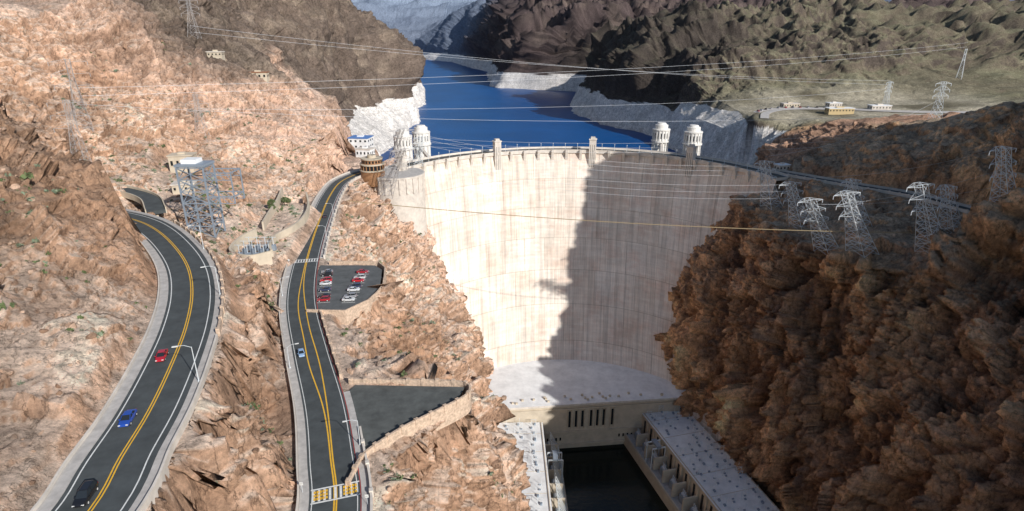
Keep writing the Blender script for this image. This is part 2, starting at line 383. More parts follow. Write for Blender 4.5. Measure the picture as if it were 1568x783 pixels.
# ---------------- dam ----------------
CX,CY=44.3,356.0;ROT=-.082
def damm():
    m=bpy.data.materials.new('dam_concrete');m.use_nodes=True;nt=m.node_tree;b=nt.nodes['Principled BSDF'];L=nt.links.new
    b.inputs['Roughness'].default_value=.92
    uv=nt.nodes.new('ShaderNodeUVMap');uv.uv_map='UV'
    def mp(s):
        k=nt.nodes.new('ShaderNodeMapping');k.inputs['Scale'].default_value=s;L(uv.outputs[0],k.inputs['Vector']);return k
    def nz(s,sc,det,lo,hi,a,c,ro=.65):
        n=nt.nodes.new('ShaderNodeTexNoise');n.inputs['Scale'].default_value=sc;n.inputs['Detail'].default_value=det;n.inputs['Roughness'].default_value=ro
        L(mp(s).outputs[0],n.inputs['Vector'])
        r=nt.nodes.new('ShaderNodeMapRange');r.inputs[1].default_value=a;r.inputs[2].default_value=c;r.inputs[3].default_value=lo;r.inputs[4].default_value=hi
        L(n.outputs['Fac'],r.inputs[0]);return r.outputs[0]
    s1=nz((.30,.010,1),1,8,.76,1.05,.33,.55)
    s2=nz((1.0,.035,1),1,6,.82,1.03,.36,.52)
    s3=nz((.035,.03,1),1,10,.80,1.06,.32,.62,.75)
    s4=nz((.02,.5,1),1,5,.93,1.03,.35,.65)
    br=nt.nodes.new('ShaderNodeTexBrick');L(mp((1,1,1)).outputs[0],br.inputs['Vector'])
    br.offset=.5;br.inputs['Scale'].default_value=1;br.inputs['Brick Width'].default_value=15;br.inputs['Row Height'].default_value=22
    br.inputs['Mortar Size'].default_value=.22;br.inputs['Mortar Smooth'].default_value=.5
    br.inputs['Color1'].default_value=(1,1,1,1);br.inputs['Color2'].default_value=(.93,.90,.87,1);br.inputs['Mortar'].default_value=(.66,.62,.57,1)
    br2=nt.nodes.new('ShaderNodeTexBrick');L(mp((1,1,1)).outputs[0],br2.inputs['Vector'])
    br2.offset=.5;br2.inputs['Scale'].default_value=1;br2.inputs['Brick Width'].default_value=7.5;br2.inputs['Row Height'].default_value=1.6
    br2.inputs['Mortar Size'].default_value=.05;br2.inputs['Mortar Smooth'].default_value=.5
    br2.inputs['Color1'].default_value=(1,1,1,1);br2.inputs['Color2'].default_value=(.93,.90,.88,1);br2.inputs['Mortar'].default_value=(.90,.88,.86,1)
    def mul(a,c):
        k=nt.nodes.new('ShaderNodeMath');k.operation='MULTIPLY';L(a,k.inputs[0]);L(c,k.inputs[1]);return k.outputs[0]
    f=mul(mul(s1,s2),mul(s3,s4))
    pn=nz((.05,.07,1),1,6,0,1,.48,.62,.7)
    mc=nt.nodes.new('ShaderNodeMix');mc.data_type='RGBA';L(pn,mc.inputs[0]);mc.inputs[6].default_value=(.84,.77,.68,1);mc.inputs[7].default_value=(.80,.66,.56,1)
    vc=nt.nodes.new('ShaderNodeVectorMath');vc.operation='MULTIPLY';L(mc.outputs[2],vc.inputs[0]);L(br.outputs['Color'],vc.inputs[1])
    v2=nt.nodes.new('ShaderNodeVectorMath');v2.operation='MULTIPLY';L(vc.outputs[0],v2.inputs[0]);L(br2.outputs['Color'],v2.inputs[1])
    sc=nt.nodes.new('ShaderNodeVectorMath');sc.operation='SCALE';L(v2.outputs[0],sc.inputs[0]);L(f,sc.inputs['Scale'])
    L(sc.outputs[0],b.inputs['Base Color']);return m
dmat=damm()
def facept(th,h):
    t=h/150.0
    g=.0 if h<=0 else t**1.4
    crown=139.5-109.5*g
    r=139.5-31*t
    cy=crown-r
    lx=r*math.sin(th);ly=cy+r*math.cos(th)
    c,s=math.cos(ROT),math.sin(ROT)
    return (CX+lx*c-ly*s, CY+lx*s+ly*c, -h)
def ring(th,r,z):
    lx=r*math.sin(th);ly=r*math.cos(th);c,s=math.cos(ROT),math.sin(ROT)
    return (CX+lx*c-ly*s,CY+lx*s+ly*c,z)
dam_root=bpy.data.objects.new('arch_dam',None);scene.collection.objects.link(dam_root)
nt_,nh=140,90
vs=[];uvs=[]
for j in range(nh+1):
    h=190*j/nh
    for i in range(nt_+1):
        th=math.radians(-72+144*i/nt_)
        vs.append(facept(th,h));uvs.append(((th)*110,-h))
fs=[]
for j in range(nh):
    for i in range(nt_):
        a=j*(nt_+1)+i;fs.append((a,a+nt_+1,a+nt_+2,a+1))
mf=bpy.data.meshes.new('downstream_face');mf.from_pydata(vs,[],fs);mf.update()
ul=mf.uv_layers.new(name='UV')
li=np.zeros(len(mf.loops),np.int32);mf.loops.foreach_get('vertex_index',li)
ul.data.foreach_set('uv',np.array(uvs,np.float32)[li].ravel())
mf.polygons.foreach_set('use_smooth',[True]*len(fs));mf.materials.append(dmat)
o=bpy.data.objects.new('downstream_face',mf);scene.collection.objects.link(o);o.parent=dam_root
m=M();TH=[math.radians(-70+140*i/160) for i in range(161)]
def arcs(m,r0,r1,z0,z1,mi=0,ths=TH):
    vs=[]
    for t in ths:
        vs+=[ring(t,r0,z0),ring(t,r1,z0),ring(t,r1,z1),ring(t,r0,z1)]
    fs=[]
    for i in range(len(ths)-1):
        a=i*4;c=a+4
        for k in range(4):
            fs.append((a+k,a+(k+1)%4,c+(k+1)%4,c+k))
    fs+= [(0,1,2,3),(c,c+3,c+2,c+1)]
    m.add(vs,fs,mi)
arcs(m,139.2,153.8,-2.2,-.02,0)
arcs(m,152.5,154,-62,-.3,0)
arcs(m,142.5,151.5,-.015,.02,1)
arcs(m,138.2,138.8,-1.5,1.35,0)
arcs(m,138.802,142.4,-1,.15,0)
arcs(m,153.4,154.1,-1,1.3,0)
arcs(m,146.9,147.1,.024,.028,2)
def wedge(m,th,w,top,depth,proj):
    dt=w/139/2
    p=[]
    for s_ in(-1,1):
        t=th+s_*dt
        p+=[ring(t,139.6,top),ring(t,139.4-proj,top),ring(t,139.4-proj,top-1.5),ring(t,139.45,top-depth)]
    m.add(p,[(0,1,2,3),(7,6,5,4),(0,4,5,1),(1,5,6,2),(2,6,7,3),(3,7,4,0)],0)
for i in range(-13,14):
    wedge(m,math.radians(i*5.0+1.2),2.2,1.3,15,3.6)
m.obj('crest_roadway',[conc,asph,yel],parent=dam_root)
m=M()
for i in range(-15,16):
    p=ring(math.radians(i*4.2),142.2,.15);m.cyl(p,.14,5.5,6,0);m.cyl((p[0],p[1],p[2]+5.5),.35,.5,8,0)
m.obj('crest_lamps',[steel],parent=dam_root)
def crest_tower(th,zt,zb,w,d):
    m=M()
    def blk(r0,r1,z0,z1,ww,mi=0):
        e=ww/139/2
        vs=[ring(th-e,r0,z0),ring(th+e,r0,z0),ring(th+e,r1,z0),ring(th-e,r1,z0),ring(th-e,r0,z1),ring(th+e,r0,z1),ring(th+e,r1,z1),ring(th-e,r1,z1)]
        m.add(vs,[(3,2,1,0),(4,5,6,7),(0,1,5,4),(1,2,6,5),(2,3,7,6),(3,0,4,7)],mi)
    blk(138.6-d,141,zb,zt,w)
    blk(138.2-d,141.4,zt,zt+.9,w+.9)
    blk(139.6-d,140.2,zt+.9,zt+2.4,w-2)
    e=w/139/2
    vs=[ring(th-e,138.6-d,zb),ring(th+e,138.6-d,zb),ring(th+e,139.4,zb),ring(th-e,139.4,zb),ring(th-e*.6,138.6,zb-6),ring(th+e*.6,138.6,zb-6)]
    m.add(vs,[(0,1,5,4),(1,2,5),(0,4,3),(2,3,4,5)],0)
    for k in(-.28,0,.28):
        e=k*w/139
        vs=[]
        for (a,z) in((-.16,zb+6),(.16,zb+6),(.16,zt-4),(-.16,zt-4)):
            vs.append(ring(th+e+a/139,138.6-d-.05,z))
        m.add(vs,[(0,1,2,3)],1)
    m.obj('elevator_tower',[conc,dark])
def th_of(x):
    best=min(TH,key=lambda t:abs(ring(t,139,0)[0]-x));return best
for x in(-80,-13.5,68.5,141):
    crest_tower(th_of(x),10.0,-19 if x>-50 else -8,5.6,2.6)
towc=mat('tower_concrete',(.76,.73,.68),.9,noise=(.4,.85,1.08))
def intake(x,y):
    m=M();n=24
    m.cyl((x,y,-75),6.2,79,n,0)
    for k in range(12):
        a=2*math.pi*k/12
        m.box((x+6.6*math.cos(a),y+6.6*math.sin(a),-30),(1.6,1.0,70),a,0)
    m.cyl((x,y,4.001),8.2,1.2,n,0)
    m.cyl((x,y,5.202),7.0,9,n,0)
    for k in range(16):
        a=2*math.pi*(k+.5)/16
        m.box((x+7.0*math.cos(a),y+7.0*math.sin(a),9.6),(.3,.6,4.5),a,1)
        a=2*math.pi*k/16
        m.box((x+7.15*math.cos(a),y+7.15*math.sin(a),9.6),(.7,1.1,8.6),a,0)
    m.cyl((x,y,14.203),7.8,1,n,0)
    m.cyl((x,y,15.204),5.6,3.6,n,0)
    m.cyl((x,y,18.805),4.2,1.6,n,0,3.6)
    m.obj('intake_tower',[towc,dark])
intake(132,520);intake(156,505);intake(-78,504);intake(-90,482)
m=M()
for a,b in(((132,514,2),(126,489,0)),((156,499,2),(149,470,0)),((-78,498,2),(-66,462,0))):
    m.beam(a,b,3.2)
m.obj('intake_footbridge',[conc])

# ---------------- water ----------------
def water(name,pts,z,colr,rough,bs,bd,sp):
    m=M();m.add([(p[0],p[1],z) for p in pts],[tuple(range(len(pts)))])
    w=mat(name+'_mat',colr,rough,bump=(bs,bd),spec=sp,noise=(.01,.8,1.2));m.obj(name,[w])
wp=[ring(math.radians(-68+136*i/40),153,0)[:2] for i in range(41)]
wp=wp+[(700,640),(900,5200),(-1800,5200),(-500,640)]
water('lake_water',wp,-45,(.003,.070,.235),.4,.25,.5,.2)
water('river_water',[(10,60),(190,60),(160,250),(122,380),(-10,380)],-180,(.003,.008,.007),.15,.4,.1,.4)

# ---------------- powerhouse ----------------
ph=bpy.data.objects.new('powerhouse',None);scene.collection.objects.link(ph)
m=M()
ths=[math.radians(-52+104*i/24) for i in range(25)]
back=[facept(t,140)[:2] for t in ths]
L0=(-22,329);R0=(117,344)
pts=[L0,R0]+[(p[0],p[1]+4) for p in back[::-1] if p[1]>348]
m.poly(pts,-186,-144.5,0)
pr=[(p[0],p[1]) for p in pts]
m.poly([(L0[0]-1,L0[1]-1.2),(R0[0]+1.5,R0[1]-1.2)]+[p for p in pr[2:]],-144.498,-143,1,2)
m.obj('central_block',[tan,conc,roofw],parent=ph)
m=M();fd=np.array([R0[0]-L0[0],R0[1]-L0[1]]);fl=np.linalg.norm(fd);fu=fd/fl;fn=np.array([fu[1],-fu[0]]);ang=math.atan2(fu[1],fu[0])
for s0 in [62,66.5,71,77,81.5,86,92]:
    p=np.array(L0)+fu*s0+fn*.03
    m.box((p[0],p[1],-156),(1.5,.3,13),ang,1)
    for e in(-1.3,1.3):
        q=np.array(L0)+fu*(s0+e)+fn*.4;m.box((q[0],q[1],-156),(.5,.8,15),ang,0)
for s0 in list(range(44,58,3))+list(range(98,112,3)):
    p=np.array(L0)+fu*s0+fn*.03
    m.box((p[0],p[1],-172),(1.2,.3,2.4),ang,1)
for zz,tt in((-166,1.2),(-176,2.0),(-147.2,.8)):
    p=np.array(L0)+fu*fl/2+fn*.5;m.box((p[0],p[1],zz),(fl,tt,1),ang,0)
for k in range(26):
    s0=random.uniform(8,130);p=np.array(L0)+fu*s0-fn*random.uniform(2,9);m.box((p[0],p[1],-142.4),(1.5,1.2,1.2),ang,0)
m.obj('facade',[tan,dark],parent=ph)
def wing(name,a,b,w,side,z):
    m=M();a=np.array(a,float);b=np.array(b,float);u=(b-a);Ln=np.linalg.norm(u);u/=Ln
    n=np.array([u[1],-u[0]]); 
    if n[0]*side<0:n=-n
    c=[a,b,b+n*w,a+n*w];
    m.poly([tuple(p) for p in c],-186,z-1.202,0)
    c2=[a-n*.8,b-n*.8,b+n*w,a+n*w]
    m.poly([tuple(p) for p in c2],z-1.2,z,0,2)
    an=math.atan2(u[1],u[0])
    k=6.0
    while k<Ln-3:
        p=a+u*k-n*.05;m.box((p[0],p[1],z-9),(1.8,.4,11),an,1)
        q=a+u*(k+4.5)-n*.5;m.box((q[0],q[1],z-9.5),(1.2,1,16),an,0)
        k+=9
    k=4.0
    while k<Ln-2:
        for e in(.15,.38,.62,.85):
            if random.random()<.8:
                p=a+u*(k+random.uniform(-1.5,1.5))+n*w*(e+random.uniform(-.04,.04))
                s_=random.uniform(.5,1.1)
                m.box((p[0],p[1],z+.5*s_+.003),(1.5*s_,1.2,1.0*s_),an,3)
                h_=random.uniform(3,6.5)
                m.beam((p[0]+.7,p[1],z),(p[0]+.7,p[1],z+h_),.26,4)
                if random.random()<.7:
                    m.beam((p[0]-2.2,p[1],z),(p[0]-2.2,p[1],z+h_),.26,4)
                    m.beam((p[0]+1.2,p[1],z+h_-.1),(p[0]-2.7,p[1],z+h_-.1),.26,4)
                    m.beam((p[0]+.7,p[1],z+h_),(p[0]-2.2,p[1],z+h_*.5),.18,4)
        k+=4.0
    for off in(.3,w-.3):
        p0=a+n*off;p1=b+n*off;m.beam((*p0,z+.4),(*p1,z+.4),.6,0)
    k=12
    while k<Ln:
        p0=a+u*k+n*1;p1=a+u*k+n*(w-1);m.beam((*p0,z+.05),(*p1,z+.05),.3,0);k+=18
    T=12
    c=[a-n*1.0,b-n*1.0,b-n*T,a-n*T]
    m.poly([tuple(p) for p in c],-186,z-17,0,5)
    p0=a-n*(T-.4);p1=b-n*(T-.4);m.beam((*p0,z-16.3),(*p1,z-16.3),1.0,0)
    k=8
    while k<Ln-3:
        p=a+u*k-n*5.5
        m.box((p[0],p[1],z-14.3),(5,3.4,5.2),an,3);m.box((p[0],p[1],z-11.2),(3.6,2,1.2),an,4)
        for e in(-1.4,0,1.4):
            q=p+u*e;m.cyl((q[0],q[1],z-10.6),.3,2.6,8,4)
        q=p+u*6
        m.box((q[0],q[1],z-12.2),(.9,9,9.4),an,0)
        if side<0:
            for e in(0,3,6,9):
                q=p+u*e;r_=q-n*6;m.beam((q[0],q[1],z-2),(r_[0],r_[1],z-15),.5,4);m.beam((q[0],q[1],z-2),(q[0],q[1],z-15),.4,4)
        k+=12
    g0=a+u*30-n*2;g1=a+u*30-n*(T-1)
    for g in(g0,g1):
        for e in(0,7):
            q=g+u*e;m.beam((q[0],q[1],z-17),(q[0],q[1],z-1),.7,4)
    for e in(0,7):
        p0=g0+u*e;p1=g1+u*e;m.beam((*p0,z-1),(*p1,z-1),1.0,4)
    p0=(g0+g1)/2+u*3.5;m.box((p0[0],p0[1],z-.2),(8,3,1.6),an,3)
    return m.obj(name,[tan,dark,roofw,bsteel,steel,walk],parent=ph)
wing('arizona_wing',(91,343),(150,120),32,1,-155)
wing('nevada_wing',(20,331),(24,120),40,-1,-155)

# ---------------- roads ----------------
hwA=5.6
m=M();ribbon(m,roadA,-hwA,hwA,0,0,thick=.3)
for o0,o1,mi in[(-.36,-.13,1),(.13,.36,1),(-hwA+.6,-hwA+.82,2),(hwA-1.3,hwA-1.08,2)]:ribbon(m,roadA,o0,o1,.02,mi)
m.obj('road_upper',[asph,yel,wht])
yb=roadB[:,1]
sp=.24+1.15*np.exp(-((yb-150)/18)**2)+1.0*np.exp(-((yb-185)/22)**2)
hwB=5.3
m=M();ribbon(m,roadB,-hwB,hwB,0,0,thick=.3)
for s_ in(-1,1):
    ribbon(m,roadB,s_*sp-.16,s_*sp+.16,.02,1)
ribbon(m,roadB,-hwB+.5,-hwB+.68,.02,2);ribbon(m,roadB,hwB-.9,hwB-.72,.02,2)
ribbon(m,roadB,hwB-.2,hwB-.02,.022,3)
def idxB(y):return int(np.argmin(np.abs(yb-y)))
nB=offs(roadB)
def crosswalk(y,wd,ladder=True):
    i=idxB(y);p=roadB[i];t=np.array([-nB[i][1],nB[i][0]])
    def quad(cx,cy,w,h,z,mi):
        c=p[:2]+nB[i]*cx+t*cy
        q=[c+nB[i]*a*w/2+t*b_*h/2 for a,b_ in((-1,-1),(1,-1),(1,1),(-1,1))]
        m.add([(k[0],k[1],z) for k in q],[(0,1,2,3)],mi)
    quad(0,wd/2+.3,10,.4,.024,2);quad(0,-wd/2-.3,10,.4,.024,2)
    for k in np.arange(-4.4,4.5,1.1):quad(k,0,.5,wd,.024,2)
    if ladder:
        for s0 in(-3,3):
            for a in range(5):
                for b_ in range(3):quad(s0-1.2+.6*a,-wd/2+.8+b_*1.0,.45,.75,.028,1)
crosswalk(97.5,3.4);crosswalk(234,3.0,False)
m.obj('road_lower',[asph,yel,wht,red])
m=M();ribbon(m,roadC,-4.5,4.5,0,0,thick=.3);ribbon(m,roadC,-.1,.1,.02,1);m.obj('road_far_side',[asph,yel])
m=M();ribbon(m,roadD,-4,4,.4,0,thick=.3);ribbon(m,roadD,-13,-6,.45,1,thick=.3,i0=14);m.obj('road_plateau',[walk,walk])
m=M();ribbon(m,roadB,-hwB-1.9,-hwB-.002,.13,0,thick=.4);ribbon(m,roadB,hwB+.002,hwB+1.7,.13,0,thick=.4,i1=idxB(135))
ribbon(m,roadB,hwB+.002,hwB+1.7,.13,0,thick=.4,i0=idxB(236))
ribbon(m,roadA,hwA+.002,hwA+1.6,.13,0,thick=.4);ribbon(m,roadA,-hwA-2.0,-hwA-.002,.13,0,thick=.4)
m.obj('pavement',[walk])
def wallalong(name,path,off,h,t,material,i0=0,i1=None,post=0,base=1.5):
    m=M();ribbon(m,path,off,off+t,h,0,i0,i1,thick=h+base)
    if post:
        n=offs(path)
        for i in range(i0,(i1 or len(path)),post):
            p=path[i,:2]+n[i]*(off+t/2);an=math.atan2(n[i][1],n[i][0])
            m.box((p[0],p[1],path[i,2]+h/2-.2),(t+.35,1.0,h+1.0),an,0)
    return m.obj(name,[material])
iA=lambda y:int(np.argmin(np.abs(roadA[:140,1]-y)))
wallalong('concrete_barrier',roadA,hwA+1.7,.9,.4,conc,base=4,post=0,i1=iA(118))
wallalong('stone_wall',roadA,hwA+1.7,1.1,.5,stone,i0=iA(117),i1=iA(204),base=6,post=3)
wallalong('concrete_barrier',roadA,-hwA-2.4,.7,.35,conc)
wallalong('stone_wall',roadB,hwB+1.75,1.0,.5,conc,i1=idxB(118),post=4,base=3)
wallalong('stone_wall',roadB,hwB+1.75,1.1,.45,conc,i0=idxB(236),i1=len(roadB)-3,post=4,base=4)
wallalong('stone_wall',roadB,hwB+.4,1.1,.5,stone,i0=idxB(139),i1=idxB(182),post=3,base=4)
wallalong('concrete_barrier',roadB,-hwB-2.3,1.0,.35,conc)
wallalong('concrete_barrier',roadC,-5.4,1.3,.6,conc,base=1)
wallalong('concrete_barrier',roadC,5.2,1.3,.6,conc,base=3,post=3)
m=M();m.poly([(-43.5,138.5),(-47,128),(-40,112),(-33.5,111.5),(-29,117),(-22,124),(-14.5,131.5),(-13,137.5)][::-1],-.6,-.12,0)
m.obj('overlook_pavement',[mat('worn_asphalt',(.085,.09,.085),.9,noise=(.25,.65,1.4))])
w=resample([(-35.5,100,-.1),(-34.5,108,-.1),(-31.5,113,-.1),(-27,118.5,-.1),(-20,125,-.1),(-14,130.5,-.1),(-11.8,134,-.1),(-13,137.8,-.1),(-22,139,-.1),(-34,139.2,-.1),(-45,139.4,-.1)],1)
wallalong('stone_wall',w,0,1.2,.55,stone,base=5,post=4)
m=M();m.poly([(-74,186),(-59,185),(-53.5,193),(-51,206),(-54,224),(-58,229),(-81,229)],-.5,-.05,0)
for k in range(11):
    m.box((-59.5-k*.15,192+k*3,-.03),(4.8,.14,.03),.1,1)
    m.box((-68.5-k*.75,192+k*3,-.03),(4.6,.14,.03),.15,1)
m.obj('car_park_pavement',[mat('car_park_asphalt',(.10,.105,.105),.9,noise=(.25,.7,1.3)),wht])
w=np.array([(-72,184.5,0),(-65,184,0),(-58.5,183.8,0),(-52.6,192.5,0),(-51,199,0),(-50,206,0),(-51.3,215,0),(-53,224.5,0),(-57,230.5,0),(-66,231,0),(-78,231,0)],float)
wallalong('stone_wall',w,0,1.0,.5,stone,base=7,post=0)

# ---------------- vehicles ----------------
glass=mat('car_glass',(.02,.025,.03),.1);chrome=mat('car_light',(.7,.7,.68),.2);tail=mat('tail_light',(.4,.02,.02),.3)
def car(x,y,z,head,colr,suv=False,name='car'):
    pm=mat('car_paint',colr,.28)
    pm.node_tree.nodes['Principled BSDF'].inputs['Coat Weight'].default_value=.6
    m=M();H=1.75 if suv else 1.45
    st=[(-2.3,.45,.75,.72),(-2.2,.3,.95,.84),(-1.6,.26,1.0,.9),(-.9,.24,.98,.92),(.7,.24,.95,.92),(1.5,.26,.88,.9),(2.1,.3,.76,.84),(2.32,.42,.6,.7)]
    if suv:st=[(a,b,c*1.08,d_) for a,b,c,d_ in st]
    vs=[]
    for a,b,c,hw in st:
        vs+=[(a,-hw*.92,b),(a,-hw,(b+c)/2),(a,-hw*.9,c),(a,hw*.9,c),(a,hw,(b+c)/2),(a,hw*.92,b)]
    fs=[]
    for i in range(len(st)-1):
        for k in range(6):
            fs.append((i*6+k,i*6+(k+1)%6,(i+1)*6+(k+1)%6,(i+1)*6+k))
    fs+=[(5,4,3,2,1,0),tuple(range((len(st)-1)*6,len(st)*6))]
    m.add(vs,fs,0)
    b0=.93*(1.08 if suv else 1);rx=(-2.1,-1.75,.35,1.15) if suv else(-1.75,-1.05,.2,1.1)
    cb=[(rx[0],.8,b0),(rx[3],.8,b0),(rx[2],.64,H),(rx[1],.64,H)]
    vs=[(a,-h_,zz) for a,h_,zz in cb]+[(a,h_,zz) for a,h_,zz in cb]
    m.add(vs,[(0,1,2,3),(7,6,5,4),(1,5,6,2),(0,3,7,4)],1)
    m.add([(rx[1]-.03,-.66,H),(rx[2]+.03,-.66,H),(rx[2]+.03,.66,H),(rx[1]-.03,.66,H),(rx[1]+.1,-.55,H+.05),(rx[2]-.1,-.55,H+.05),(rx[2]-.1,.55,H+.05),(rx[1]+.1,.55,H+.05)],[(4,5,6,7),(0,1,5,4),(1,2,6,5),(2,3,7,6),(3,0,4,7)],0)
    for s_ in(-1,1):
        for a,b_ in((0,3),(1,2)):
            p=cb[a];q=cb[b_];m.beam((p[0],s_*p[1],p[2]),(q[0],s_*q[1],q[2]),.1,0)
        m.beam((-.35,s_*.81,b0),(-.35,s_*.66,H),.1,0)
        for wx in(-1.42,1.42):
            n=14;vs=[];
            for yy in(s_*.72,s_*.95):
                vs+=[(wx+.34*math.cos(2*math.pi*k/n),yy,.34+.34*math.sin(2*math.pi*k/n)) for k in range(n)]
            m.add(vs,[(k,(k+1)%n,n+(k+1)%n,n+k) for k in range(n)]+[tuple(range(n)),tuple(range(n,2*n))],2)
            vs=[(wx+.19*math.cos(2*math.pi*k/n),s_*.96,.34+.19*math.sin(2*math.pi*k/n)) for k in range(n)]
            m.add(vs,[tuple(range(n))],3)
        m.box((2.2,s_*.6,.66),(.2,.35,.14),0,3);m.box((-2.25,s_*.62,.82),(.16,.3,.16),0,4)
        m.box((.8,s_*1.0,.98),(.16,.2,.13),0,0)
    o=m.obj(name,[pm,glass,rubber,chrome,tail]);o.location=(x,y,z);o.rotation_euler=(0,0,head);return o
def caron(path,y,off,colr,rev=False,suv=False,name='car'):
    i=int(np.argmin(np.abs(path[:140,1]-y)));n=offs(path)[i];p=path[i,:2]+n*off
    hd=math.atan2(n[0],-n[1])
    car(p[0],p[1],path[i,2]+.01,hd+(math.pi if rev else 0),colr,suv,name)
caron(roadA,108.5,-2.4,(.45,.015,.03),True)
caron(roadA,88.5,-2.6,(.02,.07,.35),True)
caron(roadA,67.4,-1.8,(.012,.012,.014),True,True,name='suv')
caron(roadB,156,-2.9,(.28,.42,.62),True)
cols=[(.35,.02,.03),(.6,.6,.6),(.02,.02,.025),(.65,.65,.66),(.3,.3,.32),(.5,.02,.03),(.04,.05,.1)]
for k in (0,1,3,4,6,7,9):
    car(-59.8-k*.15,193.5+k*3,0,.1+(math.pi if k%3 else 0)+random.uniform(-.04,.04),cols[(k*3+1)%7],k%3==1,'parked_car')
for k in (0,1,3,5,6,8,9):
    car(-68.9-k*.75,193.5+k*3,0,.15+math.pi+random.uniform(-.04,.04),cols[(k*2)%7],k%2==0,'parked_car')
for y,o,c in((330,-2.2,(.6,.6,.6)),(300,2.3,(.05,.05,.06))):caron(roadB,y,o,c,o<0)

# ---------------- lamps, signs ----------------
def lamp(x,y,z,hd,h=9):
    m=M();m.cyl((0,0,0),.22,.5,10,0);m.cyl((0,0,.5),.11,h-.5,8,0,.07)
    m.beam((0,0,h-.1),(1.2,0,h+.5),.11);m.beam((1.2,0,h+.5),(2.4,0,h+.55),.1);m.box((2.8,0,h+.5),(1.0,.34,.16),0,1)
    o=m.obj('street_lamp',[steel,chrome]);o.location=(x,y,z);o.rotation_euler=(0,0,hd)
def lampon(path,y,off,h=9):
    i=int(np.argmin(np.abs(path[:140,1]-y)));n=offs(path)[i];p=path[i,:2]+n*off
    lamp(p[0],p[1],path[i,2],math.atan2(-n[1]*off,-n[0]*off),h)
lampon(roadA,98,hwA+1.2,8);lampon(roadA,138,hwA+1.2,8);lampon(roadA,172,hwA+1.2,8)
lampon(roadB,110,hwB+1.3,7);lampon(roadB,150,-hwB-1.4,7);lampon(roadB,200,-hwB-1.4,7);lampon(roadB,260,hwB+1.3,7);lampon(roadB,300,hwB+1.3,7)
def sign(x,y,z,hd):
    m=M();m.cyl((0,0,0),.05,2.6,8,0);m.box((0,-.06,2.3),(.75,.04,.75),0,1);m.box((0,-.085,2.3),(.6,.01,.1),0,2)
    o=m.obj('traffic_sign',[steel,wht,rubber]);o.location=(x,y,z);o.rotation_euler=(0,0,hd)
for y,o in((99,-hwB-1.3),(92,hwB+1.2),(230,-hwB-1.3)):
    i=idxB(y);p=roadB[i,:2]+nB[i]*o;sign(p[0],p[1],.13,0)

# ---------------- lattice towers ----------------
def lattice(x,y,z,H,w0,w1,lean=(0,0),arms=3,rz=0,name='transmission_tower',th=.34,ms=None):
    m=M();n=max(4,int(H/4));ca,sa=math.cos(rz),math.sin(rz)
    def P(k,sx,sy,ex=0):
        t=k/n;w=(w0+(w1-w0)*min(1,t*1.35))/2
        px,py=sx*w+ex,sy*w
        return (px*ca-py*sa+lean[0]*t,px*sa+py*ca+lean[1]*t,H*t)
    cs=[(-1,-1),(1,-1),(1,1),(-1,1)]
    for k in range(n):
        for c in range(4):
            a=cs[c];b=cs[(c+1)%4]
            m.beam(P(k,*a),P(k+1,*a),th)
            m.beam(P(k,*a),P(k+1,*b),th*.6);m.beam(P(k,*b),P(k+1,*a),th*.6);m.beam(P(k+1,*a),P(k+1,*b),th*.6)
    for a in range(arms):
        k=n-.3-a*n*.16;w=H*.20
        for s_ in(-1,1):
            tip=P(k,0,0,s_*(w+w1/2))
            for sy in(-1,1):
                m.beam(P(k,s_,sy),tip,th*.7);m.beam(P(min(n,k+.6),s_,sy),tip,th*.6)
            m.beam(tip,(tip[0],tip[1],tip[2]-1.8),.3)
    m.beam(P(n,-1,-1),P(n,1,1),th)
    o=m.obj(name,[ms or steel]);o.location=(x,y,z-.8);return o
T=[(172,372,32,10,4,(-12,-6)),(176,336,32,10,4,(-18,-12)),(175,302,34,10,4,(-22,-12)),(185,288,36,11,4,(-22,-12)),(210,272,38,11,4,(-22,-10)),(234,264,38,11,4,(-18,-8)),(246,262,28,11,4,(-10,-14)),(200,318,30,9,3.5,(-16,-8)),(230,288,30,10,4,(-16,-8))]
for x,y,H,w0,w1,ln in T:
    lattice(x,y,ground(x,y)-1,H,w0,w1,ln,rz=.4,th=.30)
lattice(-88,392,-5,40,9,2.5,(16,-6),rz=.5,th=.3,ms=dsteel);lattice(-84,372,-8,34,8,2.5,(16,-8),rz=.5,th=.3,ms=dsteel);lattice(-72,436,0,22,7,2.5,(4,2),rz=.5,th=.3)
for x,y,H in((-205,275,36),(-225,310,36),(-190,360,28),(-225,440,26)):
    lattice(x,y,ground(x,y),H,7,2,rz=random.random(),th=.18,ms=dsteel)
for x,y,H in((300,420,26),(400,640,28),(560,760,36)):
    lattice(x,y,ground(x,y),H,6,2,rz=random.random(),th=.24)
